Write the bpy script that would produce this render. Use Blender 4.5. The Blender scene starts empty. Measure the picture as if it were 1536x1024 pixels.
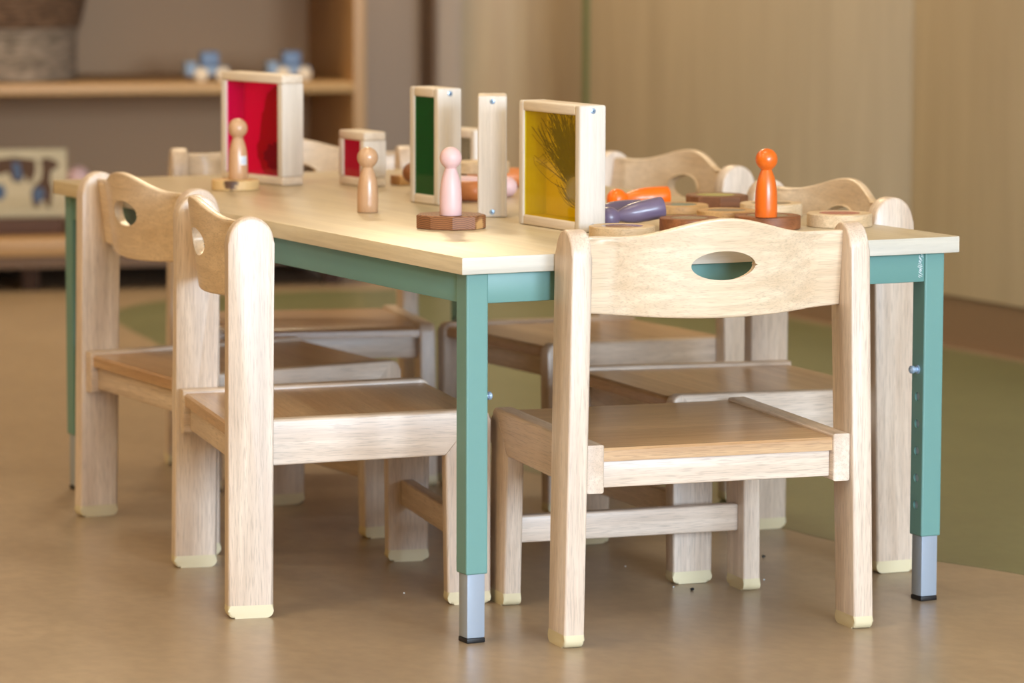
import bpy, bmesh, math, random
from mathutils import Vector, Matrix
random.seed(7)
C = bpy.context.scene.collection
R = math.radians

# ------------------------------------------------------------------ camera (solved from the photograph)
CP = Vector((-2.0732, -4.2410, 0.9238))
YAW, PITCH, ROLL, F = R(26.799), R(6.538), R(0.155), 5784.85
FW = Vector((math.sin(YAW)*math.cos(PITCH), math.cos(YAW)*math.cos(PITCH), -math.sin(PITCH)))
RT0 = Vector((math.cos(YAW), -math.sin(YAW), 0)); UP0 = RT0.cross(FW)
RT = RT0*math.cos(ROLL) + UP0*math.sin(ROLL); UP = -RT0*math.sin(ROLL) + UP0*math.cos(ROLL)
H = 0.4861                                   # table height

def at(u, v, z):                             # where a photo point meets the level z
    d = FW + RT*((u-768)/F) + UP*((512-v)/F)
    return CP + d*((z-CP.z)/d.z)
def away(u):                                 # level direction from the camera through column u
    d = FW + RT*((u-768)/F); d.z = 0
    return d.normalized()

cam = bpy.data.cameras.new('camera'); co = bpy.data.objects.new('camera', cam); C.objects.link(co)
co.matrix_world = Matrix(((RT.x, UP.x, -FW.x, CP.x), (RT.y, UP.y, -FW.y, CP.y), (RT.z, UP.z, -FW.z, CP.z), (0, 0, 0, 1)))
cam.sensor_width = 36; cam.lens = F/1536*36; cam.clip_end = 60; cam.clip_start = .05
cam.dof.use_dof = True; cam.dof.focus_distance = 4.9; cam.dof.aperture_fstop = 5.0
bpy.context.scene.camera = co

# ------------------------------------------------------------------ materials
def lin(c):
    return tuple(((x/255)/12.92 if x/255 <= .04045 else (((x/255)+.055)/1.055)**2.4) for x in c) + (1,)
class NT:
    def __init__(s, name):
        s.m = bpy.data.materials.new(name); s.m.use_nodes = True
        s.t = s.m.node_tree; s.b = s.t.nodes['Principled BSDF']; s.out = s.t.nodes['Material Output']
    def n(s, typ, **k):
        x = s.t.nodes.new(typ)
        for a, v in k.items():
            if a in x.inputs.keys(): x.inputs[a].default_value = v
            else: setattr(x, a, v)
        return x
    def l(s, a, b): s.t.links.new(a, b)
    def mix(s, f, a, b, mode='MIX'):
        x = s.t.nodes.new('ShaderNodeMix'); x.data_type = 'RGBA'; x.blend_type = mode
        for i, v in ((0, f), (6, a), (7, b)):
            if hasattr(v, 'is_linked') or isinstance(v, bpy.types.NodeSocket): s.l(v, x.inputs[i])
            else: x.inputs[i].default_value = v
        return x.outputs[2]
    def ramp(s, f, stops):
        x = s.t.nodes.new('ShaderNodeValToRGB'); e = x.color_ramp.elements
        while len(e) < len(stops): e.new(.5)
        for el, (p, c) in zip(e, stops): el.position = p; el.color = c if len(c) == 4 else (*c, 1)
        s.l(f, x.inputs[0]); return x.outputs[0]
def plain(name, rgb, rough=.5, metal=0, spec=.5, coat=0):
    k = NT(name); k.b.inputs['Base Color'].default_value = lin(rgb); k.b.inputs['Roughness'].default_value = rough
    k.b.inputs['Metallic'].default_value = metal; k.b.inputs['Specular IOR Level'].default_value = spec
    k.b.inputs['Coat Weight'].default_value = coat; k.b.inputs['Coat Roughness'].default_value = .15
    return k.m
def wood(name, lo, hi, axis=2, rough=.38, fine=.30, streak=1.0, planks=None, pores=.38, coat=.0, big=34, rnd=True):
    """grain runs along the object's axis 0/1/2"""
    k = NT(name)
    tc = k.n('ShaderNodeTexCoord'); oi = k.n('ShaderNodeObjectInfo')
    off = k.n('ShaderNodeMath', operation='MULTIPLY'); k.l(oi.outputs['Random'], off.inputs[0]); off.inputs[1].default_value = 37.0
    add = k.n('ShaderNodeVectorMath', operation='ADD'); k.l(tc.outputs['Object'], add.inputs[0]); k.l(off.outputs[0], add.inputs[1])
    vec = add.outputs[0]
    if planks:                                   # glued staves: each shifts its figure
        pa, pw = planks
        sx = k.n('ShaderNodeSeparateXYZ'); k.l(tc.outputs['Object'], sx.inputs[0])
        dv = k.n('ShaderNodeMath', operation='DIVIDE'); k.l(sx.outputs[pa], dv.inputs[0]); dv.inputs[1].default_value = pw
        fl = k.n('ShaderNodeMath', operation='FLOOR'); k.l(dv.outputs[0], fl.inputs[0])
        ad = k.n('ShaderNodeMath', operation='ADD'); k.l(fl.outputs[0], ad.inputs[0]); k.l(off.outputs[0], ad.inputs[1])
        wn = k.n('ShaderNodeTexWhiteNoise', noise_dimensions='1D'); k.l(ad.outputs[0], wn.inputs['W'])
        v2 = k.n('ShaderNodeVectorMath', operation='ADD'); k.l(vec, v2.inputs[0]); k.l(wn.outputs['Color'], v2.inputs[1]); vec = v2.outputs[0]
    def nz(scale, along, detail=3, dist=0.0):
        mp = k.n('ShaderNodeMapping'); sc = [1.0, 1.0, 1.0]; sc[axis] = along; mp.inputs['Scale'].default_value = sc
        k.l(vec, mp.inputs[0]); x = k.n('ShaderNodeTexNoise', Scale=scale, Detail=float(detail), Distortion=dist); k.l(mp.outputs[0], x.inputs['Vector'])
        return x.outputs[0]
    a = nz(big, .07, 4, .35); b = nz(170, .03, 3, .1); c = nz(760, .05, 2); d = nz(330, .025, 2)
    base = k.mix(k.ramp(a, [(.32, (0, 0, 0)), (.68, (1, 1, 1))]), lin(lo), lin(hi))
    dk = tuple(x*.78 for x in lin(lo)[:3]) + (1,)
    f1 = k.ramp(b, [(.42, (1, 1, 1)), (.62, (0, 0, 0))])
    mm = k.n('ShaderNodeMath', operation='MULTIPLY'); k.l(f1, mm.inputs[0]); mm.inputs[1].default_value = fine
    base = k.mix(mm.outputs[0], base, dk)
    dk2 = tuple(x*.5 for x in lin(lo)[:3]) + (1,)
    f2 = k.ramp(c, [(.52, (0, 0, 0)), (.66, (1, 1, 1))])
    m2 = k.n('ShaderNodeMath', operation='MULTIPLY'); k.l(f2, m2.inputs[0]); m2.inputs[1].default_value = pores
    base = k.mix(m2.outputs[0], base, dk2)
    m3 = k.n('ShaderNodeMath', operation='MULTIPLY'); k.l(k.ramp(d, [(.56, (0, 0, 0)), (.68, (1, 1, 1))]), m3.inputs[0]); m3.inputs[1].default_value = pores*.6
    base = k.mix(m3.outputs[0], base, tuple(x*.62 for x in lin(lo)[:3]) + (1,))
    if planks:
        pr = k.ramp(wn.outputs['Value'], [(0, (.78, .76, .74)), (1, (1.0, 1.0, 1.0))])
        base = k.mix(.8, base, pr, 'MULTIPLY')
    if rnd:
        vr = k.ramp(oi.outputs['Random'], [(0, (.92, .90, .88)), (1, (1, 1, 1))])
        base = k.mix(1.0, base, vr, 'MULTIPLY')
    else: off.inputs[1].default_value = 0
    k.l(base, k.b.inputs['Base Color']); k.b.inputs['Roughness'].default_value = rough
    k.b.inputs['Coat Weight'].default_value = coat; k.b.inputs['Coat Roughness'].default_value = .22
    bp = k.n('ShaderNodeBump', Strength=.12, Distance=.0006); k.l(b, bp.inputs['Height']); k.l(bp.outputs[0], k.b.inputs['Normal'])
    return k.m

M = {}
RW = dict(lo=(212, 189, 168), hi=(238, 221, 204))
for ax, nm in ((0, 'x'), (1, 'y'), (2, 'z')):
    M['wood_'+nm] = wood('rubberwood_'+nm, RW['lo'], RW['hi'], axis=ax, coat=.1)
M['ply'] = wood('plywood_back', (222, 196, 164), (240, 218, 190), axis=0, coat=.35, pores=.3, big=55)
M['seat'] = wood('glued_seat', (192, 150, 108), (220, 184, 142), axis=0, planks=(1, .047), coat=.4, rough=.32)
M['cap'] = plain('foot_rubber', (220, 207, 172), .45)
M['top'] = wood('maple_laminate', (196, 178, 148), (212, 196, 164), axis=1, rough=.33, fine=.22, pores=.06)
M['edge'] = wood('edge_band_lit', (208, 202, 188), (222, 216, 204), axis=0, rough=.5, fine=.3, pores=.1)  # paler than the long edge, window light put into the band colour
M['edge_long'] = wood('edge_band_long', (214, 196, 160), (230, 216, 186), axis=1, rough=.5, fine=.3, pores=.1)
M['green'] = plain('green_powder_coat', (106, 150, 144), .42)
M['steel'] = plain('brushed_steel', (176, 190, 208), .34, metal=.35)
M['black'] = plain('black_plastic', (18, 18, 22), .5)
M['chrome'] = plain('zinc_screw', (176, 202, 232), .25, metal=.55)
M['slot'] = plain('screw_recess', (60, 80, 110), .4, metal=.6)
M['blockwood_z'] = wood('pale_block_wood', (216, 206, 194), (232, 223, 213), axis=2, rough=.5, fine=.25, pores=.12)
M['blockwood_x'] = wood('pale_block_wood_rail', (218, 200, 178), (234, 221, 204), axis=0, rough=.5, fine=.25, pores=.12)
M['peg_nat'] = wood('natural_peg', (200, 156, 118), (216, 176, 138), axis=2, rough=.3, fine=.18, pores=.2, coat=.5)
M['peg_pink'] = plain('pale_pink_paint', (224, 188, 188), .42)
M['peg_orange'] = wood('orange_stain', (220, 92, 14), (234, 112, 24), axis=2, rough=.32, fine=.15, pores=.1, coat=.4)
M['peg_bright'] = plain('bright_orange_paint', (250, 112, 6), .35, coat=.3)
M['peg_purple'] = plain('purple_paint', (112, 98, 124), .34, coat=.3)
M['peg_terra'] = plain('terracotta_paint', (204, 122, 66), .42)
M['peg_blue'] = plain('teal_blue_paint', (24, 128, 168), .42)
M['peg_brown'] = plain('brown_paint', (128, 74, 36), .42)
M['lime'] = plain('lime_lens', (164, 164, 84), .25); M['redlens'] = plain('red_lens', (182, 84, 82), .2)
M['purplelens'] = plain('plum_lens', (126, 62, 86), .15, coat=.5); M['teal'] = plain('teal_lens', (92, 128, 126), .25)
M['greylens'] = plain('grey_lens', (112, 100, 94), .15, coat=.5); M['darklens'] = plain('dark_lens', (110, 84, 70), .15, coat=.6)
M['ring_pale'] = wood('pale_ring_wood', (214, 184, 144), (238, 216, 182), axis=0, rough=.5, fine=.3)
M['ring_tan'] = wood('tan_ring_wood', (196, 148, 92), (220, 178, 122), axis=0, rough=.5, fine=.4)
M['ring_brown'] = wood('brown_ring_wood', (132, 78, 44), (176, 112, 68), axis=0, rough=.5, fine=.5)
M['ring_dark'] = wood('walnut_ring_wood', (116, 72, 44), (156, 104, 68), axis=0, rough=.5, fine=.5)
M['sticker'] = plain('paper_sticker', (236, 240, 244), .6); M['ink'] = plain('sticker_ink', (90, 130, 180), .6)
M['shadedark'] = plain('under_shelf_shade', (70, 48, 36), .9)  # near black tone carrying the shade below the shelf unit
def slice_mat(name, lo, hi, patch=None, pcol=(84, 56, 38), pr_=.012):                     # annual rings round the slice's axis
    k = NT(name); tc = k.n('ShaderNodeTexCoord')
    nz = k.n('ShaderNodeTexNoise', Scale=25.0, Detail=2.0); k.l(tc.outputs['Object'], nz.inputs['Vector'])
    mp = k.n('ShaderNodeMapping'); mp.inputs['Location'].default_value = (.012, -.02, .03); mp.inputs['Rotation'].default_value = (R(28), R(20), 0); k.l(tc.outputs['Object'], mp.inputs[0])
    ad = k.n('ShaderNodeVectorMath', operation='MULTIPLY_ADD'); k.l(nz.outputs['Color'], ad.inputs[0]); ad.inputs[1].default_value = (.008, .008, .008); k.l(mp.outputs[0], ad.inputs[2])
    w = k.n('ShaderNodeTexWave', wave_type='RINGS', rings_direction='SPHERICAL', Scale=150.0, Distortion=1.2, Detail=2.0); k.l(ad.outputs[0], w.inputs['Vector'])
    c = k.mix(k.ramp(w.outputs[0], [(.2, (0, 0, 0)), (.8, (1, 1, 1))]), lin(lo), lin(hi))
    if patch:                                    # a patch of bark (or of a paler tone) on the rim
        di = k.n('ShaderNodeVectorMath', operation='DISTANCE'); n2 = k.n('ShaderNodeTexNoise', Scale=160.0, Detail=4.0); k.l(tc.outputs['Object'], n2.inputs['Vector'])
        m2 = k.n('ShaderNodeVectorMath', operation='MULTIPLY_ADD'); k.l(n2.outputs['Color'], m2.inputs[0]); m2.inputs[1].default_value = (.016, .016, .016); k.l(tc.outputs['Object'], m2.inputs[2])
        k.l(m2.outputs[0], di.inputs[0]); di.inputs[1].default_value = (patch[0]+.008, patch[1]+.008, patch[2]+.008)
        c = k.mix(k.ramp(di.outputs['Value'], [(pr_*.8, (1, 1, 1)), (pr_, (0, 0, 0))]), c, lin(pcol))
    k.l(c, k.b.inputs['Base Color']); k.b.inputs['Roughness'].default_value = .5
    return k.m
def rimpt(u, r, side, z): a = away(u); p = -a*math.sqrt(r*r-side*side)+Vector((math.cos(YAW), -math.sin(YAW), 0))*side; return (p.x, p.y, z)
M['slice_dark'] = slice_mat('dark_slice_rings', (110, 66, 40), (156, 104, 66), rimpt(676, .0465, .040, .004), (206, 160, 104), .0125)
M['slice_pale'] = slice_mat('pale_slice_rings', (206, 168, 112), (228, 196, 142), rimpt(352, .0367, -.006, .010), (92, 64, 46), .0115)
def pane_mat(name, tint, body, keep):
    """coloured translucent acrylic: part clear tint, part scattering body, glossy skin"""
    k = NT(name); t = k.t; t.nodes.remove(k.b)
    tr = k.n('ShaderNodeBsdfTransparent', Color=lin(tint)); df = k.n('ShaderNodeBsdfDiffuse', Color=lin(body)); tl = k.n('ShaderNodeBsdfTranslucent', Color=lin(body))
    a = k.n('ShaderNodeMixShader', Fac=.5); k.l(df.outputs[0], a.inputs[1]); k.l(tl.outputs[0], a.inputs[2])
    b = k.n('ShaderNodeMixShader', Fac=keep); k.l(a.outputs[0], b.inputs[1]); k.l(tr.outputs[0], b.inputs[2])
    g = k.n('ShaderNodeBsdfGlossy', Roughness=.05); fr0 = k.n('ShaderNodeFresnel', IOR=1.45); ge = k.n('ShaderNodeNewGeometry'); iv = k.n('ShaderNodeMath', operation='SUBTRACT'); iv.inputs[0].default_value = 1; k.l(ge.outputs['Backfacing'], iv.inputs[1]); fr = k.n('ShaderNodeMath', operation='MULTIPLY'); k.l(fr0.outputs[0], fr.inputs[0]); k.l(iv.outputs[0], fr.inputs[1])
    c = k.n('ShaderNodeMixShader'); k.l(fr.outputs[0], c.inputs[0]); k.l(b.outputs[0], c.inputs[1]); k.l(g.outputs[0], c.inputs[2])
    k.l(c.outputs[0], k.out.inputs[0]); return k.m
M['pane_yellow'] = pane_mat('yellow_acrylic', (255, 247, 70), (255, 228, 0), .86)
M['pane_yellow_back'] = pane_mat('yellow_acrylic_back', (255, 246, 30), (255, 238, 0), .20)
M['pane_red'] = pane_mat('red_acrylic', (255, 120, 205), (255, 0, 110), .90)
M['pane_red_back'] = pane_mat('red_acrylic_back', (255, 60, 180), (255, 70, 210), .20)
M['pane_green'] = pane_mat('green_acrylic', (40, 200, 100), (0, 128, 50), .50)
M['pane_clear'] = pane_mat('clear_acrylic', (240, 240, 236), (220, 220, 210), .92)
M['pane_softred'] = pane_mat('soft_red_acrylic', (250, 80, 100), (226, 48, 76), .45)
M['barb'] = plain('feather_barb', (34, 22, 6), .6); M['eye'] = plain('feather_eye', (122, 116, 60), .7)
M['redleaf'] = plain('red_feather', (150, 0, 0), .8); M['redleaf_dark'] = plain('dark_red_feather', (74, 0, 0), .8)

def floor_mat(name, a, b, speck):
    k = NT(name); tc = k.n('ShaderNodeTexCoord')
    def nz(s, d, sc=(1, 1, 1)):
        mp = k.n('ShaderNodeMapping'); mp.inputs['Scale'].default_value = sc; k.l(tc.outputs['Object'], mp.inputs[0])
        x = k.n('ShaderNodeTexNoise', Scale=s, Detail=d); k.l(mp.outputs[0], x.inputs['Vector']); return x.outputs[0]
    n1 = nz(5.0, 4.0); n2 = nz(46.0, 5.0, (1, .7, 1)); n3 = nz(300.0, 2.0)
    c = k.mix(k.ramp(n1, [(.3, (0, 0, 0)), (.7, (1, 1, 1))]), lin(a), lin(b))
    c = k.mix(k.ramp(n2, [(.38, (0, 0, 0)), (.62, (.4, .4, .4))]), c, lin(speck))
    k.l(c, k.b.inputs['Base Color'])
    k.b.inputs['Roughness'].default_value = .32
    bp = k.n('ShaderNodeBump', Strength=.05, Distance=.0006); k.l(n1, bp.inputs['Height']); k.l(bp.outputs[0], k.b.inputs['Normal'])
    return k.m
M['floor'] = floor_mat('beige_linoleum', (158, 137, 112), (171, 149, 122), (142, 121, 98))
M['floor_green'] = floor_mat('green_linoleum', (106, 110, 76), (116, 120, 84), (98, 102, 70))
M['panel'] = wood('maple_wall_panel', (194, 178, 154), (208, 192, 168), axis=2, rough=.45, fine=.15, pores=.0, big=12, rnd=False)
M['door'] = wood('tan_door_panel', (184, 150, 104), (196, 164, 116), axis=2, rough=.45, fine=.2, pores=.05)
M['plinth'] = plain('brown_plinth', (134, 108, 84), .4)
M['trimgreen'] = plain('green_edge', (112, 122, 78), .5)
M['greywall'] = plain('taupe_wall', (154, 132, 112), .7); M['pillar'] = plain('pillar_paint', (170, 146, 122), .7); M['brownshade'] = plain('brown_shade', (120, 92, 66), .6)  # the brown stands for shade on the pillar side and kick rail
M['ceil'] = plain('ceiling_white', (235, 228, 214), .8); M['leftwall'] = plain('honey_wall', (198, 158, 74), .7); M['frontwall'] = plain('cream_wall', (200, 184, 158), .8)
M['shelf_back'] = plain('shelf_back_board', (170, 132, 92), .6); M['shelf_wood'] = wood('shelf_wood', (176, 136, 86), (190, 150, 98), axis=0, rough=.45, fine=.25, pores=.1)
M['shelf_side'] = wood('shelf_side_wood', (176, 136, 90), (192, 152, 104), axis=2, rough=.45, fine=.2, pores=.05)
M['puzzle'] = wood('puzzle_board_wood', (214, 196, 156), (228, 212, 174), axis=0, rough=.6, fine=.2)
M['cut'] = plain('cutout_brown', (92, 62, 36), .7); M['cutblue'] = plain('cutout_blue', (84, 104, 132), .7)
M['toyblue'] = plain('toy_blue', (140, 160, 184), .5); M['toydeep'] = plain('toy_deep_blue', (108, 130, 162), .5); M['toycream'] = plain('toy_cream', (226, 206, 176), .5)
M['lowbox'] = plain('dark_brown_box', (96, 66, 50), .7)
def basket_mat(name, a, b):
    k = NT(name); tc = k.n('ShaderNodeTexCoord'); mp = k.n('ShaderNodeMapping'); mp.inputs['Scale'].default_value = (30, 30, 110); k.l(tc.outputs['Object'], mp.inputs[0])
    x = k.n('ShaderNodeTexNoise', Scale=1.0, Detail=3.0); k.l(mp.outputs[0], x.inputs['Vector'])
    c = k.mix(k.ramp(x.outputs[0], [(.3, (0, 0, 0)), (.7, (1, 1, 1))]), lin(a), lin(b)); k.l(c, k.b.inputs['Base Color']); k.b.inputs['Roughness'].default_value = .85
    bp = k.n('ShaderNodeBump', Strength=.8, Distance=.004); k.l(x.outputs[0], bp.inputs['Height']); k.l(bp.outputs[0], k.b.inputs['Normal']); return k.m
M['weave'] = basket_mat('grey_weave', (100, 86, 70), (158, 140, 120)); M['weave_top'] = basket_mat('brown_weave', (78, 54, 34), (124, 94, 68))

# ------------------------------------------------------------------ mesh helpers
def finish(name, bm, mats, parent=None, angle=38):
    me = bpy.data.meshes.new(name)
    bmesh.ops.recalc_face_normals(bm, faces=bm.faces)
    for f in bm.faces: f.smooth = True
    for e in bm.edges:
        if len(e.link_faces) == 2 and e.calc_face_angle(0) > R(angle): e.smooth = False
    bm.to_mesh(me); bm.free()
    for m in (mats if isinstance(mats, (list, tuple)) else [mats]): me.materials.append(M[m] if isinstance(m, str) else m)
    o = bpy.data.objects.new(name, me); C.objects.link(o)
    if parent: o.parent = parent
    return o
def tag(o, label, cat, group=None):
    o['label'] = label; o['category'] = cat
    if group: o['group'] = group
    return o
def thing(name, label, cat, loc, rz=0, group=None):
    o = bpy.data.objects.new(name, None); C.objects.link(o); o.location = loc; o.rotation_euler = (0, 0, rz); o.empty_display_size = .02
    return tag(o, label, cat, group)
def struct(o): o['kind'] = 'structure'; return o
def copy_tree(o, parent=None):
    c = o.copy(); C.objects.link(c)
    if parent: c.parent = parent; c.matrix_parent_inverse = o.matrix_parent_inverse.copy()
    for ch in list(o.children): copy_tree(ch, c)
    return c
def box(bm, x0, x1, y0, y1, z0, z1, bev=0, seg=2, mi=0):
    vs = [bm.verts.new((x, y, z)) for x in (x0, x1) for y in (y0, y1) for z in (z0, z1)]
    fs = [bm.faces.new([vs[i] for i in q]) for q in ((0, 1, 3, 2), (4, 6, 7, 5), (0, 4, 5, 1), (2, 3, 7, 6), (0, 2, 6, 4), (1, 5, 7, 3))]
    for f in fs: f.material_index = mi
    if bev:
        es = list({e for f in fs for e in f.edges})
        bmesh.ops.bevel(bm, geom=es, offset=bev, segments=seg, profile=.5, affect='EDGES')
    return bm
def nb(): return bmesh.new()
def prism(pts, t0, t1, mapf, bev=0, seg=2, skip=None, bm=None):
    """profile (a,b) pushed from t0 to t1; its rim edges rounded except where skip says so"""
    bm = bm or nb(); n = len(pts)
    A = [bm.verts.new(mapf(a, b, t0)) for a, b in pts]; B = [bm.verts.new(mapf(a, b, t1)) for a, b in pts]
    bm.faces.new(A); bm.faces.new(B[::-1])
    for i in range(n): bm.faces.new((A[i], A[(i+1) % n], B[(i+1) % n], B[i]))
    if bev:
        es = []
        for ring in (A, B):
            for i in range(n):
                if skip and skip(pts[i], pts[(i+1) % n]): continue
                e = bm.edges.get((ring[i], ring[(i+1) % n]))
                if e: es.append(e)
        bmesh.ops.bevel(bm, geom=es, offset=bev, segments=seg, profile=.5, affect='EDGES')
    return bm
def arc(cx, cy, r, a0, a1, n): return [(cx+r*math.cos(R(a0+(a1-a0)*i/n)), cy+r*math.sin(R(a0+(a1-a0)*i/n))) for i in range(n+1)]
def lathe(prof, n=40, bm=None, mat=None, mi=0):
    bm = bm or nb(); rings = []; first = len(bm.verts)
    for r, z in prof:
        if r < 1e-6: rings.append([bm.verts.new((0, 0, z))])
        else: rings.append([bm.verts.new((r*math.cos(2*math.pi*i/n), r*math.sin(2*math.pi*i/n), z)) for i in range(n)])
    for a, b in zip(rings, rings[1:]):
        for i in range(n):
            j = (i+1) % n
            if len(a) == 1 and len(b) == 1: continue
            if len(a) == 1: f = bm.faces.new((a[0], b[i], b[j]))
            elif len(b) == 1: f = bm.faces.new((a[i], a[j], b[0]))
            else: f = bm.faces.new((a[i], a[j], b[j], b[i]))
            f.material_index = mi
    if mat is not None:
        vs = [v for r in rings for v in r]; bmesh.ops.transform(bm, matrix=mat, verts=vs)
    return bm
def tube(bm, pts, r0, r1, n=5):
    rings = []
    for i, p in enumerate(pts):
        p = Vector(p); d = (Vector(pts[min(i+1, len(pts)-1)])-Vector(pts[max(i-1, 0)])).normalized()
        a = d.orthogonal().normalized(); b = d.cross(a); r = r0+(r1-r0)*i/(len(pts)-1)
        rings.append([bm.verts.new(p+(a*math.cos(6.2832*k/n)+b*math.sin(6.2832*k/n))*r) for k in range(n)])
    for a, b in zip(rings, rings[1:]):
        for k in range(n): bm.faces.new((a[k], a[(k+1) % n], b[(k+1) % n], b[k]))
    bm.faces.new(rings[0][::-1]); bm.faces.new(rings[-1])

# ------------------------------------------------------------------ the room
SH = Vector((.92, 4.356, 0)); SD = Vector((.975, -.222, 0)).normalized(); SN = Vector((.222, .975, 0)).normalized()
RZS = math.atan2(SD.y, SD.x)                      # the back of the room stands at a slight angle
YF = -7.4; XL = -4.6; XR = 2.34; ZC = 2.8
bm = nb(); box(bm, XL, XR+1.2, YF, 6.2, -.05, 0); struct(finish('floor', bm, 'floor'))
# green linoleum field let into the floor, its curved border as in the photo
gp = [(3.5, -3.0), (2.2, -2.4), (1.45, -1.2), (1.02, -.3), (.925, .126), (.864, .319), (.836, .50), (.828, .66), (.80, .88), (.75, 1.247), (.72, 1.7), (.735, 2.3), (.80, 2.85), (.875, 3.25), (.919, 3.52), (.975, 3.76), (1.07, 3.93), (1.213, 4.04), (1.507, 4.10), (1.777, 4.06), (2.3, 3.98), (3.5, 3.9)]
def smooth_poly(p, k=6):
    out = []
    for i in range(len(p)-1):
        a = p[max(i-1, 0)]; b = p[i]; c = p[i+1]; d = p[min(i+2, len(p)-1)]
        for j in range(k):
            t = j/k
            out.append(tuple(.5*((2*b[q])+(-a[q]+c[q])*t+(2*a[q]-5*b[q]+4*c[q]-d[q])*t*t+(-a[q]+3*b[q]-3*c[q]+d[q])*t**3) for q in (0, 1)))
    return out+[p[-1]]
bm = nb(); prism([(min(x, XR+.05), y) for x, y in smooth_poly(gp)], -.004, .0004, lambda a, b, t: (a, b, t))
bm = prism([(x, y) for x, y in smooth_poly(gp) if x < XR-.02]+[(XR-.02, 3.98), (XR-.02, -2.5)], -.004, .0004, lambda a, b, t: (a, b, t))
struct(finish('floor', bm, 'floor_green'))
bm = nb(); box(bm, XL, XR+1.2, YF, 6.2, ZC, ZC+.05); struct(finish('ceiling', bm, 'ceil'))
bm = nb(); box(bm, XL-.1, XL, YF, 6.2, 0, ZC); struct(finish('wall_left', bm, 'leftwall'))
# right: tall maple panels above a recessed plinth, green-edged at the far end
for i, (y0, y1) in enumerate(((-2.6, -.3), (-.297, 1.165), (1.168, 2.63), (2.633, 4.085))):
    bm = nb(); box(bm, XR, XR+.04, y0, y1, .107, ZC-.002, .0015); struct(finish('wall_right', bm, 'panel'))
bm = nb(); box(bm, XR, XR+.04, YF, -2.603, .107, ZC-.002); struct(finish('wall_right', bm, 'panel'))
bm = nb(); box(bm, XR+.006, XR+.05, YF, 4.085, 0.0005, .105); struct(finish('baseboard_right', bm, 'plinth'))
bm = nb(); box(bm, XR-.002, XR+.04, 4.087, 4.118, 0.0005, ZC-.002, .004); struct(finish('trim_1', bm, 'trimgreen'))
# back wall, pillar and tan door, in the shelf's frame
def slocal(bm): bmesh.ops.transform(bm, matrix=Matrix.Translation(SH) @ Matrix.Rotation(RZS, 4, 'Z'), verts=bm.verts); return bm
bm = nb(); box(bm, -6.0, 3.2, .60, .70, 0, ZC); struct(finish('wall_back', slocal(bm), 'greywall'))
bm = nb(); box(bm, 1.158, 1.222, .46, .598, 0.001, ZC-.002, .004); struct(finish('trim_2', slocal(bm), 'pillar'))
bm = nb(); box(bm, 1.145, 1.157, .44, .598, 0.001, ZC-.002, .002); struct(finish('shade_strip', slocal(bm), 'brownshade'))  # brown strip painted in for the pillar's shaded left side
bm = nb(); box(bm, 1.236, 1.80, .55, .598, 0.006, 2.1, .002); struct(finish('door_1', slocal(bm), 'door'))
# front wall (behind the camera) with three tall window openings
wins = [(-1.9, -.35), (-.05, 1.5)]; z0, z1 = .7, 2.45
bm = nb(); xs = [XL]+[v for w in wins for v in w]+[XR+.04]
for i in range(0, len(xs), 2): box(bm, xs[i], xs[i+1], YF-.1, YF, 0, ZC)
for a, b in wins: box(bm, a, b, YF-.1, YF, 0, z0); box(bm, a, b, YF-.1, YF, z1, ZC)
struct(finish('wall_front', bm, 'frontwall'))
for i, (a, b) in enumerate(wins):
    bm = nb()
    for q in ((a+.001, a+.05, z0+.001, z1-.001), (b-.05, b-.001, z0+.001, z1-.001), (a+.05, b-.05, z0+.001, z0+.05), (a+.05, b-.05, z1-.05, z1-.001)): box(bm, q[0], q[1], YF-.08, YF-.02, q[2], q[3])
    struct(finish('window_%d' % (i+1), bm, 'ceil'))

# ------------------------------------------------------------------ lights
def area(name, loc, sx, sy, power, col, rot, spread=180):
    l = bpy.data.lights.new(name, 'AREA'); l.shape = 'RECTANGLE'; l.size = sx; l.size_y = sy; l.energy = power; l.color = col; l.spread = R(spread)
    o = bpy.data.objects.new(name, l); C.objects.link(o); o.location = loc; o.rotation_euler = rot; return o
KW = 1.0
for a, b in wins: area('window_daylight', ((a+b)/2, YF-.15, (z0+z1)/2), b-a, z1-z0, 365*KW, (.66, .82, 1.0), (R(90), 0, 0))
for x, y, p in ((-3.5, -1.2, 26), (-3.5, 1.8, 26), (-1.5, -2.4, 9), (-1.5, -.1, 12), (-1.5, 2.4, 15), (.1, -2.4, 9), (.0, .3, 12), (.1, 3.5, 14), (1.5, 3.8, 44)):  # left pair and last lamp are added fill: golden side light, brighter far wall
    area('ceiling_and_fill_light', (x, y, ZC-.03), .6, .6, p*KW, (1.0, .81, .53), (0, 0, 0))
w = bpy.data.worlds.new('world'); bpy.context.scene.world = w; w.use_nodes = True
w.node_tree.nodes['Background'].inputs[0].default_value = (.55, .72, 1, 1); w.node_tree.nodes['Background'].inputs[1].default_value = 1.0

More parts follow.
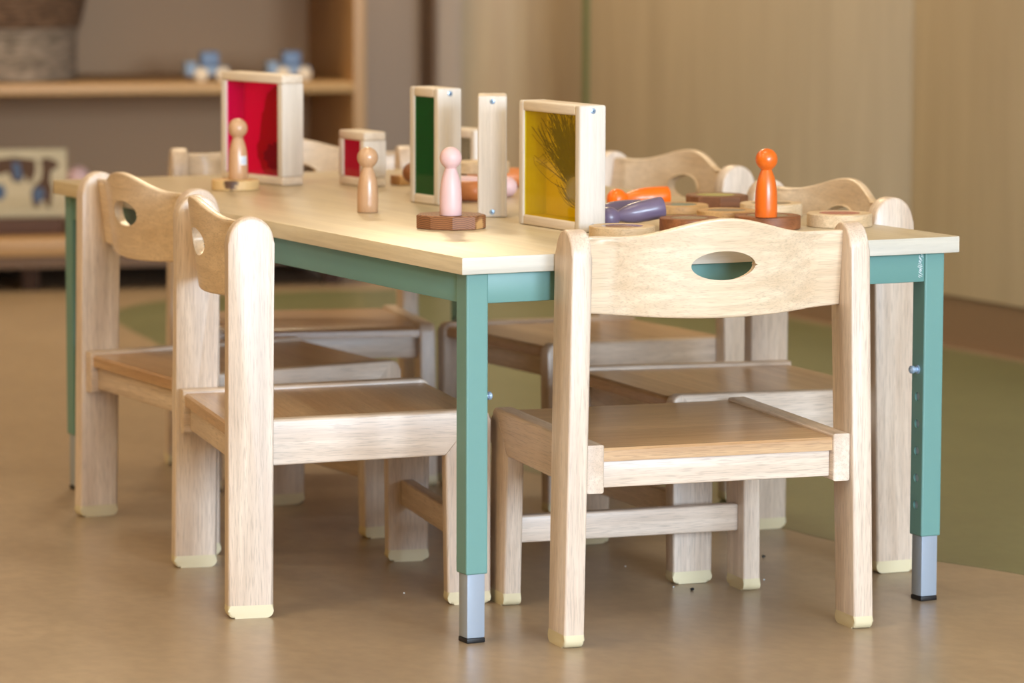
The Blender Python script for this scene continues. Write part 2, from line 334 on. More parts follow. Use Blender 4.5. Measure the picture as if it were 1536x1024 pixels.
# ------------------------------------------------------------------ table
TL, TW, TT = 1.4572, .7276, .0214
tb = thing('activity_table', 'long low table with maple laminate top and sage green steel frame', 'table', (0, 0, 0))
bm = nb(); box(bm, 0, TW, 0, TL, H-TT, H, .0012, 2)
for f in bm.faces:
    if abs(f.normal.y) > .9: f.material_index = 1
    elif abs(f.normal.x) > .9: f.material_index = 2
bm.normal_update()
for f in bm.faces: f.material_index = 1 if abs(f.normal.y) > .9 else (2 if abs(f.normal.x) > .9 else 0)
finish('table_top', bm, ['top', 'edge', 'edge_long'], tb)
IX, IY, TU, TI, GZ = .0135, .0146, .030, .0247, .087
def bool_cut(o, cutters):
    for i, c in enumerate(cutters):
        md = o.modifiers.new('cut', 'BOOLEAN'); md.object = c; md.operation = 'DIFFERENCE'; md.solver = 'EXACT'
    dg = bpy.context.evaluated_depsgraph_get(); me = bpy.data.meshes.new_from_object(o.evaluated_get(dg)); o.modifiers.clear(); o.data = me
    for c in cutters: m = c.data; bpy.data.objects.remove(c); bpy.data.meshes.remove(m)
for lx, ly, inx in ((IX, IY, 1), (TW-IX-TU, IY, -1), (IX, TL-IY-TU, 1), (TW-IX-TU, TL-IY-TU, -1)):
    cx, cy = lx+TU/2, ly+TU/2
    bm = nb(); box(bm, lx, lx+TU, ly, ly+TU, GZ, H-TT-.0002, .0022, 3)
    leg = finish('leg', bm, 'green', None); cs = []
    for k in range(5):
        bm = lathe([(0, -.0027), (.0058, -.0027), (.0058, .003), (0, .003)], 24, mat=Matrix.Translation((cx+inx*TU/2, cy, .128+.0362*k)) @ Matrix.Rotation(R(90)*inx, 4, 'Y'))
        cs.append(finish('c', bm, 'green'))
    bpy.context.view_layer.update(); bool_cut(leg, cs); leg.parent = tb
    for p in leg.data.polygons: p.use_smooth = False
    e = (TU-TI)/2
    bm = nb(); box(bm, lx+e, lx+TU-e, ly+e, ly+TU-e, .0062, H-TT-.02, .0016, 2); s = finish('extension_tube', bm, 'steel', leg); s['label'] = 'bare steel tube sliding out of the green leg'
    bm = nb(); box(bm, lx+e-.0004, lx+TU-e+.0004, ly+e-.0004, ly+TU-e+.0004, 0, .0062, .0012, 2); s = finish('foot_cap', bm, 'black', leg); s['label'] = 'black plastic foot cap'
    bm = lathe([(0, 0), (.0058, 0), (.0058, .0012), (.0036, .0016), (.0036, .006), (.0052, .007), (.0052, .0105), (.003, .0125), (0, .0128)], 24, mat=Matrix.Translation((cx+inx*TU/2, cy, .309)) @ Matrix.Rotation(R(90)*inx, 4, 'Y'))
    s = finish('clamp_screw', bm, 'chrome', leg); s['label'] = 'round shiny steel screw head'
AH = .0385
for x0, x1, y0, y1 in ((IX+TU, TW-IX-TU, IY+.002, IY+.022), (IX+TU, TW-IX-TU, TL-IY-.022, TL-IY-.002), (IX+.002, IX+.022, IY+TU, TL-IY-TU), (TW-IX-.022, TW-IX-.002, IY+TU, TL-IY-TU)):
    bm = nb(); box(bm, x0, x1, y0, y1, H-TT-AH, H-TT-.0002, .0015, 2); finish('apron', bm, 'green', tb)
# white scuffed weld beside the right front leg
bm = nb(); rs = random.Random(3); x = TW-IX-TU-.003
for k in range(26):
    z = H-TT-.002-.030*k/26; xx = x-.001-.0035*abs(math.sin(k*1.7))-rs.random()*.0015
    tube(bm, [(xx-rs.random()*.002, IY+.0018, z), (xx+rs.random()*.003, IY+.0014, z-.0012-rs.random()*.001)], .00045, .0003, 5)
s = finish('paint_scuff', bm, 'sticker', tb); s['label'] = 'white scuff marks on the green corner'

# ------------------------------------------------------------------ chair
WT, WB, T, PD, HP, YB, TR, YR, DF, ZR, ZRR, HR, PLT, PLB, WFB = .2004, .2109, .0266, .0601, .5189, -.0055, .0245, .0028, .3525, .2582, .2522, .0605, .0618, .0587, .1838
CAPH = .0168
wz = lambda z: WB+(WT-WB)*z/HP
yz = lambda z: YB*(1-z/HP)
WR = wz(ZR-HR/2)-T
def make_chair():
    r = bpy.data.objects.new('toddler_chair', None); C.objects.link(r); r.empty_display_size = .05
    rc = .0095
    for s in (-1, 1):
        mp = lambda a, b, t: (s*(wz(b)-T*t), yz(b)+a, b)
        top = [(PD/2+PD/2*math.cos(R(q)), HP-.034+.034*math.sin(R(q))) for q in range(0, 181, 12)]
        pts = [(0, CAPH), (PD, CAPH)]+top
        cut = lambda p, q: abs(p[1]-CAPH) < 1e-6 and abs(q[1]-CAPH) < 1e-6
        lg = finish('leg', prism(pts, 0, 1, mp, .0035, 3, cut), 'wood_z', r)
        c = [(PD, CAPH), (0, CAPH)]+arc(rc, rc, rc, 180, 270, 9)+arc(PD-rc, rc, rc, 270, 360, 9)
        fc = finish('foot_cap', prism(c, 0, 1, mp, .0035, 3, cut), 'cap', lg); fc['label'] = 'cream rubber foot cap'
        # front leg
        wl = lambda z: WFB+(WR-WFB)*z/ZR
        PL = lambda z: PLB+(PLT-PLB)*z/ZR
        mp2 = lambda a, b, t: (s*(wl(b)-TR*t), DF-a*PL(b)/PLT, b)
        rr = .014
        pts = [(PLT, CAPH), (0, CAPH)]+[(rr-rr*math.cos(R(q)), ZR-rr+rr*math.sin(R(q))) for q in range(0, 91, 15)]+[(PLT, ZR-HR+.001)]
        cut2 = lambda p, q: cut(p, q) or (abs(p[0]-rr) < 1e-6 and q[0] == PLT)
        lf = finish('leg', prism(pts, 0, 1, mp2, .0032, 3, cut2), 'wood_z', r)
        c = [(PLT, CAPH)]+[(PLT-rc+rc*math.cos(R(q)), rc-rc*math.sin(R(q))) for q in range(0, 91, 10)]+[(rc-rc*math.sin(R(q)), rc-rc*math.cos(R(q))) for q in range(0, 91, 10)]+[(0, CAPH)]
        fc = finish('foot_cap', prism(c, 0, 1, mp2, .0032, 3, cut2), 'cap', lf); fc['label'] = 'cream rubber foot cap'
        # side rail of the seat
        y1 = DF-PLT+.001
        zr = lambda y: ZRR+(ZR-ZRR)*(y-YR)/(DF-YR)
        y1 = DF-PLT; y2 = DF-.0138
        pts = [(YR, zr(YR)-HR), (y1, ZR-HR+.0008), (y2, ZR), (YR, zr(YR))]
        mp3 = lambda a, b, t: (s*(WR-TR*t), a, b)
        finish('seat_rail', prism(pts, 0, 1, mp3, .0035, 3, lambda p, q: p[0] == y1 and q[0] == y2), 'wood_y', r)
    # seat plate
    xi = WR-TR
    f = lambda y: ZRR+(ZR-ZRR)*(y-YR)/(DF-YR)-.0048
    y0, y1 = YR+.003, DF-.003; th = .0165
    pts = [(y0, f(y0)-th), (y1, f(y1)-th)]+[(y1-.007+.007*math.cos(R(q)), f(y1)-.007+.007*math.sin(R(q))) for q in range(0, 91, 18)]+[(y0+.003, f(y0)), (y0, f(y0)-.003)]
    finish('seat', prism(pts, -xi, xi, lambda a, b, t: (t, a, b)), 'seat', r)
    for ya in (YR+.010, DF-.045):
        zt = f(ya)-th; zb = ZRR-HR+.005+(ZR-ZRR)*(ya/DF)
        bm = nb(); box(bm, -xi, xi, ya, ya+.018, zb, zt, .002, 2); finish('apron', bm, 'wood_x', r)
    bm = nb(); ya = DF-PLT+.021; wi = WFB+(WR-WFB)*.38-TR+.0005; box(bm, -wi, wi, ya, ya+.019, .080, .1165, .003, 3); finish('stretcher', bm, 'wood_x', r)
    # bent plywood back with hand hole
    X0 = wz(.46)-T+.001; th = .0115
    def top(x): 
        u = abs(x)/.128
        return .5095+(.0215*(.5+.5*math.cos(math.pi*u)) if u < 1 else 0)
    def bot(x): return .4135-.0085*(math.cos(math.pi/2*x/X0))
    def bow(x):
        w = X0-abs(x); s0 = .036
        if w < s0: return .0
        s = (w-s0)/(X0-s0); b = .032*(1-(1-s)**2); k = min(1, s/.10); return b*(k*k*(3-2*k))
    hc = (0, .4715); ha, hb = .0455, .0205
    def outline(a):
        dx, dz = math.cos(a), math.sin(a); lo, hi = 0.0, .4
        for _ in range(40):
            m = (lo+hi)/2; x, z = hc[0]+dx*m, hc[1]+dz*m
            if abs(x) <= X0 and bot(x) <= z <= top(x): lo = m
            else: hi = m
        return hc[0]+dx*lo, hc[1]+dz*lo
    cor = [round(math.atan2(z-hc[1], x) % (2*math.pi), 6) for x in (-X0, X0) for z in (top(X0), bot(X0))]
    ang = sorted(cor+[2*math.pi*i/144 for i in range(144) if all(abs(2*math.pi*i/144-c_) > R(1.4) for c_ in cor)])
    bm = nb(); NR = 12; L = {}
    for side in (0, 1):
        for i, a in enumerate(ang):
            ox, oz = outline(a); rr = 1/math.sqrt((math.cos(a)/ha)**2+(math.sin(a)/hb)**2); hx, hz = hc[0]+rr*math.cos(a), hc[1]+rr*math.sin(a)
            for j in range(NR+1):
                t = j/NR; x, z = hx+(ox-hx)*t, hz+(oz-hz)*t
                y = .0219+(.51-z)*.125-bow(x)+side*th
                L[side, i, j] = bm.verts.new((x, y, z))
    n = len(ang)
    for i in range(n):
        k = (i+1) % n
        for j in range(NR):
            bm.faces.new((L[0, i, j], L[0, k, j], L[0, k, j+1], L[0, i, j+1])); bm.faces.new((L[1, i, j], L[1, i, j+1], L[1, k, j+1], L[1, k, j]))
        for j in (0, NR): bm.faces.new((L[0, i, j], L[0, k, j], L[1, k, j], L[1, i, j]))
    bm.normal_update()
    es = [bm.edges.get((L[s_, i, j], L[s_, (i+1) % n, j])) for s_ in (0, 1) for i in range(n) for j in (0, NR)]
    bmesh.ops.bevel(bm, geom=[e for e in es if e], offset=.0022, segments=2, profile=.5, affect='EDGES')
    finish('backrest', bm, 'ply', r, 50)
    return r
chairs = [
 ('E', .3188, -.0875, 83.04, 'wooden toddler chair standing at the near short end, its back to the viewer'),
 ('F', -.1402, .5062, -11.75, 'wooden toddler chair at the left long side, the one nearest the viewer'),
 ('G', -.0625, .9760, .67, 'wooden toddler chair at the left long side, farther one near the table corner'),
 ('H', .9198, 1.0692, 181.95, 'wooden toddler chair on the far right side of the table, farther of two'),
 ('I', .8147, .4270, 175.99, 'wooden toddler chair on the far right side, nearer one beside the rightmost table leg'),
 ('J', .4659, 1.6017, -105.26, 'wooden toddler chair at the far short end facing the viewer, behind the red block'),
]
proto = make_chair()
for i, (k, x, y, t, lab) in enumerate(chairs):
    o = proto if i == 0 else copy_tree(proto)
    o.location = (x, y, 0.0006 if k in 'HI' else 0); o.rotation_euler = (0, 0, R(t-90)); tag(o, lab, 'chair', 'toddler chairs around the table')

# ------------------------------------------------------------------ window blocks on the table
def solve_angle(near, L, ul):
    best = None
    for i in range(600, 1300):
        a = R(i/10); p = near+Vector((math.cos(a), math.sin(a), 0))*L; d = p-CP
        u = 768+F*d.dot(RT)/d.dot(FW)
        if best is None or abs(u-ul) < best[0]: best = (abs(u-ul), a)
    return best[1]
def screw(parent, x, y, z, normal):
    m = Matrix.Translation((x, y, z)) @ Vector(normal).to_track_quat('Z', 'Y').to_matrix().to_4x4()
    bm = lathe([(0, -.001), (.0037, -.001), (.0039, .0003), (.0030, .0008), (0, .0009)], 20, mat=m)
    n0 = len(bm.verts); bm2 = nb(); box(bm2, -.0022, .0022, -.0004, .0004, .0008, .0012, mi=1); box(bm2, -.0004, .0004, -.0022, .0022, .0008, .0012, mi=1)
    bmesh.ops.transform(bm2, matrix=m @ Matrix.Rotation(R(30), 4, 'Z'), verts=bm2.verts)
    tmp = bpy.data.meshes.new('t'); bm2.to_mesh(tmp); bm2.free(); bm.from_mesh(tmp); bpy.data.meshes.remove(tmp)
    o = finish('screw', bm, ['chrome', 'slot'], parent); o['label'] = 'small bluish steel cross head screw'
def block(label, near, ang, L, h, th, pane, upright, screws=True, group='wooden window blocks'):
    r = thing('window_block', label, 'toy block', near, ang, group)
    m = .0138; bv = .003
    if upright: members = [(0, m, 0, h, 'z'), (L-m, L, 0, h, 'z'), (m, L-m, 0, m, 'x'), (m, L-m, h-m, h, 'x')]
    else: members = [(0, L, 0, m, 'x'), (0, L, h-m, h, 'x'), (0, m, m, h-m, 'z'), (L-m, L, m, h-m, 'z')]
    for x0, x1, za, zb, g in members:
        bm = nb(); box(bm, x0, x1, -th, 0, za, zb, bv if (x1-x0 > m*1.5 or zb-za > h*.9) else .0012, 3)
        finish('frame_bar', bm, 'blockwood_'+g, r)
    for y in (-.0045, -th+.0025):
        bm = nb(); box(bm, m-.0005, L-m+.0005, y, y+.002, m-.0005, h-m+.0005); finish('pane', bm, pane+('_back' if y < -.02 and pane+'_back' in M else ''), r)
    if screws:
        zs = (m*.55, h-m*.55) if upright else (m*.55, h-m*.55)
        for z in zs:
            for x, nx in ((0, -1), (L, 1)): screw(r, x, -th/2, z, (nx, 0, 0))
    return r
BH = .168; BS = .0845; TH = .0405
zt = H+.0003
nr = at(869, 349.5, zt); nr.z = zt
yb_ = block('tall square block with a clear yellow window and dark feather inside', nr, solve_angle(nr, BH, 777), BH, BH, TH, 'pane_yellow', True)
# feather (local: x runs away from the near end, so image left = large x)
rf = random.Random(11)
bm = nb()
def strand(x0, z0, x1, z1, bend, r=.00042):
    y = -.010-rf.random()*.016; pts = []
    dx, dz = x1-x0, z1-z0
    for k in range(9):
        t = k/8; b = bend*math.sin(math.pi*t*.9); pts.append((min(BH-.0145, max(.0145, x0+dx*t-dz*b)), y+.002*math.sin(3*t+x0*90), min(BH-.0145, max(.0145, z0+dz*t+dx*b))))
    tube(bm, pts, r, r*.5, 4)
for k in range(210):                                # dense plume rising from the eye to the top and the left
    a = R(rf.triangular(-4, 78, 36)); ln = rf.uniform(.06, .132); x0 = .018+rf.random()*.030; z0 = .050+rf.random()*.022
    strand(x0, z0, x0+math.sin(a)*ln, z0+math.cos(a)*ln, rf.uniform(-.12, .05), rf.uniform(.0005, .0008))
for k in range(22):                                 # long curling barbs to the left
    a = R(rf.uniform(52, 86)); ln = rf.uniform(.09, .13); strand(.024, .046+rf.random()*.02, .024+math.sin(a)*ln, .05+math.cos(a)*ln, rf.uniform(.12, .30), .0004)
for k in range(16):                                 # low sweeping barbs
    strand(.0145, .030+rf.random()*.012, .070+rf.random()*.028, .045+rf.random()*.035, rf.uniform(-.22, -.10), .0005)
fe = finish('feather', bm, 'barb', yb_); fe['label'] = 'dark feather barbs fanning out behind the yellow pane'
bm = prism([(.0142+.036*math.cos(R(q)), .056+.018*math.sin(R(q))) for q in range(-90, 91, 12)], -.0095, -.0075, lambda a, b, t: (a, t, b), .0004)
fe2 = finish('feather_eye', bm, 'eye', fe); fe2['label'] = 'olive round eye of the feather'
nr = at(424, 279, zt); rb_ = block('tall square block with a red window, tall one at the back left', nr, solve_angle(nr, .168, 332), .168, .1695, .0395, 'pane_red', False, False)
rl = random.Random(5)
def leaf(cx, cz, pts, y, dy): return prism([(cx+a, cz+b) for a, b in pts], y, y+dy, lambda a, b, t: (min(.153, max(.0145, a)), t, min(.154, max(.0145, b))))
pts = []
for q in range(0, 360, 9):
    a = R(q); base = .045+.030*max(0, math.cos(a-R(95)))**3+.008*max(0, math.cos(a-R(-70)))
    rr = base*(1+.16*math.sin(q*2.1)+.12*(rl.random()-.5)); pts.append((rr*math.cos(a)*.85, rr*math.sin(a)))
s = finish('red_feather', leaf(.050, .066, pts, -.024, .004), 'redleaf', rb_); s['label'] = 'ragged bright red plume behind the pane'
pts = [(.024*(1+.25*math.sin(q*.13))*math.cos(R(q)), .019*(1+.2*math.cos(q*.2))*math.sin(R(q))) for q in range(0, 360, 12)]
s = finish('plume_tip', leaf(.046, .042, pts, -.018, .003), 'redleaf_dark', rb_); s['label'] = 'darker red tuft low in the window'
nr = at(657, 308.7, zt); block('tall narrow block with a dark green window', nr, solve_angle(nr, BS, 614), BS, .168, .0395, 'pane_green', True)
nr = at(546, 281, zt); block('small cube block with a red window, behind the natural peg doll', nr, solve_angle(nr, BS, 508), BS, .084, .0385, 'pane_softred', False, False)
nr = at(712, 277, zt); block('small pale block with a clear window, half hidden behind the green window block', nr, R(97), BS, .084, .0385, 'pane_clear', True, False)
# the block seen end on: its narrow side faces the camera
nr = at(716.3, 326, zt); block('tall block turned edge on showing only its narrow white side with two screws', nr, R(63.6), BS, .168, .0405, 'pane_clear', True)

# ------------------------------------------------------------------ pegs and discs
PEG = [(0, 0), (.0141, 0), (.0147, .0006), (.0148, .012), (.0148, .022), (.0143, .034), (.0131, .044), (.0110, .053), (.0088, .0590), (.0072, .0628)]
hc_, hr_ = .0767, .0148
a0 = math.asin(.0072/hr_)
PEG += [(hr_*math.sin(R(180)-a), hc_+hr_*math.cos(R(180)-a)) for a in [a0+(math.pi-a0)*i/16 for i in range(1, 16)]]+[(0, hc_+hr_)]
def peg(mat, label, base, axis=(0, 0, 1), scale=1.0, group=None):
    bm = lathe([(r*scale, z*scale) for r, z in PEG], 40); o = finish('peg_doll', bm, mat, None, 50)
    o.location = base; o.rotation_euler = (0, 0, 0) if axis == (0, 0, 1) else Vector(axis).to_track_quat('Z', 'Y').to_euler(); return tag(o, label, 'peg doll', group or 'wooden peg dolls')
def disc(mat, lens, label, u, vb, r, h, z=0.0, name='lens_disc', facets=0, tilt=None, lr=.64, cat='wooden disc', wob=.0, seed=1, group='wooden discs with coloured centres'):
    """vb = photo row of its lowest front point"""
    zz = H+z+.0003; c = at(u, vb, zz)+away(u)*r; n = facets or 56; rr = random.Random(seed)
    root = thing(name, label, cat, (c.x, c.y, zz), 0, group)
    ph = [rr.random()*6.28 for _ in range(3)]; wf = lambda t: 1+wob*(math.sin(2*t+ph[0])+.6*math.sin(3*t+ph[1])+.4*math.sin(7*t+ph[2]))
    bm = nb()
    def ring(rad, z, w=True): return [bm.verts.new((rad*(wf(2*math.pi*i/n) if w else 1)*math.cos(2*math.pi*i/n+ph[0]), rad*(wf(2*math.pi*i/n) if w else 1)*math.sin(2*math.pi*i/n+ph[0]), z)) for i in range(n)]
    b = .0012; ri = r*lr
    rings = [ring(r-b, 0), ring(r, b), ring(r, h-b), ring(r-b, h)]
    if lens: rings += [ring(ri, h, False), ring(ri-.0004, h-.0016, False)]
    for p, q in zip(rings, rings[1:]):
        for i in range(n): bm.faces.new((p[i], p[(i+1) % n], q[(i+1) % n], q[i]))
    bm.faces.new(rings[0][::-1]); bm.faces.new(rings[-1])
    finish('ring' if lens else 'slice', bm, mat, root, 30)
    if lens:
        bm = lathe([(0, h-.0016), (ri-.0006, h-.0016), (ri-.0006, h-.0002), (ri*.6, h+.0002), (0, h+.0004)], 40)
        finish('lens', bm, lens, root)
    if tilt: root.rotation_euler = tilt
    return root
DL = {}
disc('slice_pale', None, 'pale wood slice with dark bark patch under the natural peg doll by the red block', 352, 286.5, .0367, .0150, name='wood_slice', wob=.03, seed=4, cat='wood slice', group='wood slices')
disc('slice_dark', None, 'dark brown wood slice with ringed grain under the pale pink peg doll', 676.5, 346, .0465, .0185, name='wood_slice', facets=9, wob=.02, seed=9, cat='wood slice', group='wood slices')
disc('ring_pale', 'redlens', 'pale wooden disc with a dull red centre, alone at the right', 1259, 343, .0440, .0180)
disc('ring_pale', 'darklens', 'pale wooden disc with a dark centre behind the standing orange peg doll', 1156.5, 327.5, .0435, .0185)
disc('ring_dark', 'lime', 'dark walnut faceted disc with a lime green centre', 1073.5, 312.5, .0465, .0165, facets=9, wob=.02)
disc('ring_tan', 'greylens', 'tan wooden disc with a grey centre left of the standing orange peg doll', 1090, 338, .0410, .0180)
disc('ring_brown', 'darklens', 'brown wooden disc carrying the standing orange peg doll', 1151, 346.5, .0445, .0180, seed=3)
d5 = disc('ring_brown', 'greylens', 'reddish brown disc with a dark glassy centre just above the near chair back', 1034, 350, .0400, .0180, seed=5)
disc('ring_tan', 'teal', 'thin tan disc with a teal centre beyond the base of the purple peg doll', 1016, 322.5, .0430, .0120, tilt=None, wob=.015, seed=6)
disc('ring_pale', 'purplelens', 'pale yellowish disc with a plum purple centre beside the yellow block', 933, 361, .0432, .0160)
# standing pegs
def stand(mat, label, u, v, z, sc=1.0):
    p = at(u, v-1.0, H+z); c = p+away(u)*.0136; return peg(mat, label, (c.x, c.y, H+z+.0004), scale=sc)
k1 = stand('peg_nat', 'natural wood peg doll with a small striped sticker, standing on a wood slice', 357, 270.5, .0153)
k2 = stand('peg_nat', 'natural wood peg doll standing directly on the table top', 551.5, 320.5, 0.0003)
k3 = stand('peg_pink', 'pale pink peg doll standing on a dark wood slice', 676, 325.5, .0188, 1.0)
k4 = stand('peg_orange', 'orange peg doll standing upright on a brown disc', 1149, 328, .0183, 1.0)
# sticker on the first peg
bm = nb(); m_ = 8; ang0 = math.atan2(-away(357).y, -away(357).x)+R(38); vv = []
for i in range(m_+1):
    a = ang0-R(22)+R(44)*i/m_; vv.append((bm.verts.new(((.01496)*math.cos(a), (.01496)*math.sin(a), .022)), bm.verts.new(((.01466)*math.cos(a), (.01466)*math.sin(a), .035))))
for i in range(m_): bm.faces.new((vv[i][0], vv[i+1][0], vv[i+1][1], vv[i][1]))
for q in range(3):
    z = .0245+.0035*q; w_ = []
    for i in range(m_-1):
        a = ang0-R(17)+R(34)*i/(m_-2); w_.append((bm.verts.new(((.01512)*math.cos(a), (.01512)*math.sin(a), z)), bm.verts.new(((.01512)*math.cos(a), (.01512)*math.sin(a), z+.001))))
    for i in range(m_-2): f = bm.faces.new((w_[i][0], w_[i+1][0], w_[i+1][1], w_[i][1])); f.material_index = 1
s = finish('sticker', bm, ['sticker', 'ink'], k1); s['label'] = 'small white sticker with blue lines'
# lying pegs: head centre at a photo point, base towards a level direction
def lie(mat, label, u, v, zc, across, depth, rise=0, sc=1.0):
    """across/depth/rise: direction from head to base, in view-right, away and up"""
    hcp = at(u, v, H+zc); d = (RT0*across+away(u)*depth+Vector((0, 0, rise))).normalized()
    return peg(mat, label, hcp+d*hc_*sc, -d, sc)
r0 = .0150
lie('peg_purple', 'purple peg doll lying with its base raised to the right, in front', 913.5, 326.5, r0, .96, .30, .17, 1.0)
lie('peg_purple', 'purple peg doll lying flat, half hidden behind the yellow block', 884, 319, r0, .90, .42, .02, 1.0)
lie('peg_bright', 'bright orange peg doll lying behind the two purple ones', 925.5, 298.5, r0, .93, .30, .03, 1.0)
lie('peg_terra', 'terracotta peg doll lying with its base showing right of the pink peg doll', 641, 285.5, r0, .985, -.16, 0, 1.0)
lie('peg_terra', 'terracotta peg doll lying behind the edge on white block', 706, 267, r0, .96, .26, .0, 1.0)
lie('peg_pink', 'pale pink peg doll lying with only its head showing beside the yellow block', 761, 280, r0, -.96, .26, 0, 1.0)
lie('peg_blue', 'teal blue peg doll lying under a pale disc behind the pink peg doll', 652, 257, r0, .98, .20, 0, 1.0)
lie('peg_brown', 'brown peg doll lying half hidden behind the dark green block', 619, 259, .0300, .96, .24, 0, 1.05)
disc('ring_pale', None, 'plain pale disc lying on the pegs behind the white edge on block', 722, 262, .0420, .0170, z=.0300, seed=8)
c = at(601, 278, zt); r_ = thing('flat_block', 'small flat wooden block just left of the dark green block', 'toy block', c, R(8))
bm = nb(); box(bm, 0, .060, 0, .030, 0, .0145, .0015); finish('block_body', bm, 'ring_tan', r_)

# small dark crumbs on the floor
for i, (u, v, m_) in enumerate(((1038, 883, 'dark'), (1145, 834, 'dark'), (1146, 868, 'pale'), (606, 888, 'pale'), (938, 848, 'pale'), (1010, 879, 'pale'))):
    c = at(u, v, .002); bm = nb(); bmesh.ops.create_icosphere(bm, subdivisions=2, radius=.0028 if m_ == 'dark' else .0013)
    rr = random.Random(i)
    for vtx in bm.verts: vtx.co *= .7+.5*rr.random(); vtx.co.z *= .7
    o = finish('crumb', bm, 'black' if m_ == 'dark' else 'sticker'); o.location = (c.x, c.y, .0021 if m_ == 'dark' else .0011)
    tag(o, ['dark crumb on the floor below the near chair seat', 'dark crumb on the floor behind the right front chair leg', 'tiny pale crumb on the floor right of the near chair front leg', 'tiny pale crumb on the floor left of the front table leg', 'tiny pale crumb on the shaded floor under the near chair', 'tiny pale crumb beside the dark crumb'][i], 'crumb', 'crumbs on the floor')

# ------------------------------------------------------------------ shelf unit at the back
def sthing(name, label, cat, s, d, z, group=None, rz=0):
    p = SH+SD*s+SN*d; return thing(name, label, cat, (p.x, p.y, z), RZS+rz, group)
sh = sthing('shelf_unit', 'open wooden shelf unit along the back wall', 'shelf', 0, 0, 0)
S0, S1, DP = -.75, .879, .585
bm = nb(); box(bm, S1-.029, S1, 0, DP, .05, 1.25, .002); finish('side_panel', bm, 'shelf_side', sh)
bm = nb(); box(bm, S0, S0+.029, 0, DP, .05, 1.25, .002); finish('side_panel', bm, 'shelf_side', sh)
bm = nb(); box(bm, S0+.029, S1-.029, DP-.012, DP, .06, 1.25); finish('back_panel', bm, 'shelf_back', sh)
for a, b in ((.4640, .4885), (.840, .864), (1.226, 1.25)):
    bm = nb(); box(bm, S0+.029, S1-.029, .003, DP-.012, a, b, .002); finish('shelf_board', bm, 'shelf_wood', sh)
bm = nb(); box(bm, S0+.029, S1-.029, .003, DP-.012, .086, .126, .002); finish('bottom_board', bm, 'shelf_wood', sh)
bm = nb(); box(bm, S0+.029, S1-.029, .02, .035, .056, .0855); finish('kick_rail', bm, 'brownshade', sh)  # recess shade put into the rail's dark brown
for s in (S0+.05, .06, S1-.09):
    for d in (.06, .50):
        bm = nb(); box(bm, s, s+.04, d, d+.04, 0, .0855 if s == .06 or True else .05, .002); finish('foot', bm, 'shadedark', sh)  # feet coloured dark to merge with the shadow under the unit
# basket
bk = sthing('basket', 'round woven grey and brown basket on the middle shelf', 'basket', .03, .29, .489)
def rim(z): return .172+.048*z/.22
prof = [(0, 0)]+[(rim(z)+.0022*math.sin(z*520), z) for z in [i*.22*.58/60 for i in range(61)]]
z_split = .22*.58
prof += [(rim(z_split)-.006, z_split), (rim(z_split)-.006, .004), (0, .004)]
finish('basket_body', lathe(prof, 56), 'weave', bk, 70)
prof = [(rim(z)+.003+.0022*math.sin(z*520), z) for z in [z_split+.0004+i*(.235-z_split)/30 for i in range(31)]]
prof += [(rim(.235)-.006, .235), (rim(z_split)-.006, z_split+.0004), prof[0]]
s = finish('basket_band', lathe(prof, 56), 'weave_top', bk, 70); s['label'] = 'darker brown woven upper band'
# toy vehicles
def toy(s0, lab, flip):
    r = sthing('toy_truck', lab, 'toy vehicle', s0, .10, .489, 'blue toy trucks on the shelf')
    w = .105; wr = .0165
    bm = nb(); box(bm, -w/2, w/2, 0, .05, .013, .034, .004, 2); finish('chassis', bm, 'toyblue', r)
    bm = nb(); box(bm, -.014, .030, .004, .046, .0345, .070, .005, 2); finish('cab', bm, 'toydeep', r)
    for x in (-.016, .036):
        for y in (-.006, .050):
            bm = lathe([(0, 0), (wr-.002, 0), (wr, .0015), (wr, .0065), (wr-.002, .008), (0, .008)], 24, mat=Matrix.Translation((x, y+.003, wr)) @ Matrix.Rotation(R(90), 4, 'X'))
            finish('wheel', bm, 'toycream', r)
    bm = nb(); box(bm, -w/2, -w/2+.028, .003, .047, .0345, .046, .003, 2); finish('bonnet', bm, 'toyblue', r)
toy(.513, 'small blue toy truck with cream wheels, left one on the shelf', 1)
toy(.712, 'small blue toy truck with cream wheels, right one nearest the shelf side', 1)
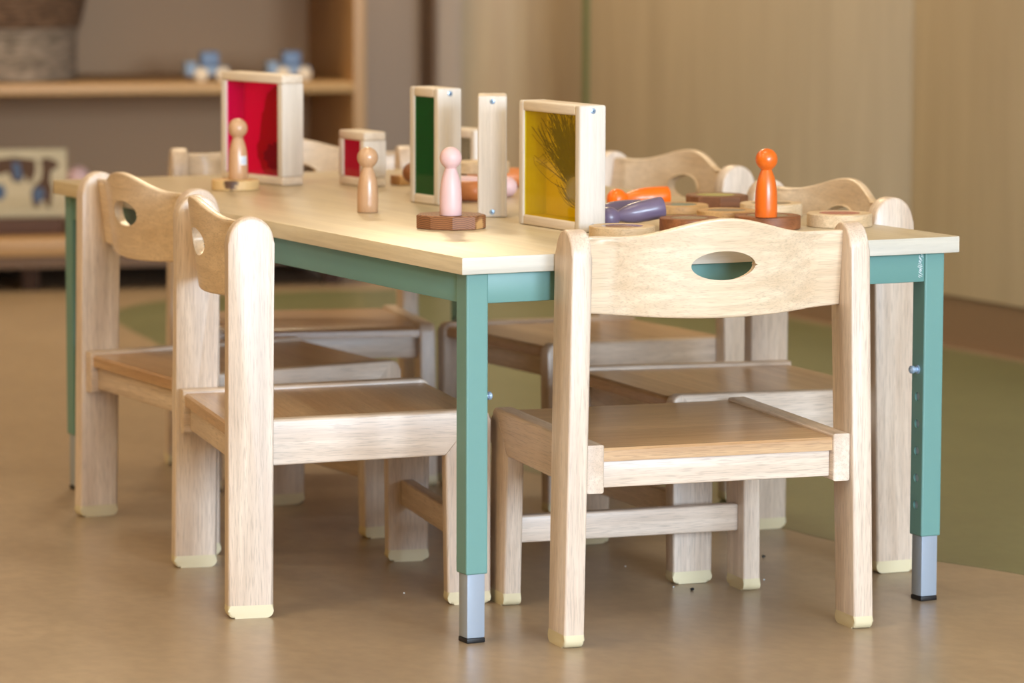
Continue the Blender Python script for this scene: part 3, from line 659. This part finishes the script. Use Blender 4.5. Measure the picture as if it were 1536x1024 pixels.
# animal puzzle on a low dark box
lb = sthing('low_box', 'low dark brown box on the bottom shelf under the animal puzzle', 'box', -.02, .12, .1265)
bm = nb(); box(bm, -.2, .185, 0, .16, 0, .038, .003); finish('box_body', bm, 'lowbox', lb)
bm = nb(); box(bm, -.2+.012, .173, .012, .148, .0382, .0386); finish('box_lid', bm, 'lowbox', lb)
pz = sthing('animal_puzzle', 'cream wooden board with brown animal cutouts standing on the low box', 'puzzle', 0, .150, .1655)
bm = nb(); box(bm, -.21, .180, 0, .016, 0, .163, .003); finish('board', bm, 'puzzle', pz)
def cut(pts, mat, nm='cutout', d=.002):
    finish(nm, prism(pts, -d, -.0001, lambda a, b, t: (a, t, b)), mat, pz)
px = lambda u, v: ((u/102.0)*.160+.020, (325-v)/100.0*.163)
cut([px(*p) for p in ((62, 240), (70, 237), (80, 240), (90, 246), (88, 253), (78, 256), (76, 272), (80, 282), (78, 300), (76, 311), (70, 311), (68, 300), (60, 300), (58, 311), (50, 309), (48, 298), (47, 288), (52, 278), (62, 270), (64, 256))], 'cut', 'giraffe_cutout')
cut([px(*p) for p in ((50, 283), (64, 280), (68, 292), (60, 304), (50, 300))], 'cutblue', 'blue_patch', .003)
cut([px(*p) for p in ((-14, 240), (20, 236), (54, 240), (55, 258), (48, 272), (42, 274), (38, 262), (32, 274), (20, 272), (12, 258), (0, 262), (-14, 262))], 'cut', 'elephant_cutout')
cut([px(*p) for p in ((18, 244), (30, 244), (34, 268), (22, 270))], 'cutblue', 'blue_patch', .003)
cut([px(*p) for p in ((-14, 276), (4, 276), (9, 286), (4, 298), (-14, 298))], 'cutblue', 'blue_patch', .002)
o = peg('peg_pink', 'pale pink peg doll standing beside the animal puzzle on the bottom shelf', SH+SD*.207+SN*.15+Vector((0, 0, .1268)), scale=1.75)

# ------------------------------------------------------------------ render look
sc = bpy.context.scene
sc.view_settings.view_transform = 'Standard'; sc.view_settings.look = 'None'; sc.view_settings.gamma = 1; sc.view_settings.use_curve_mapping = False
sc.view_settings.exposure = 0.0
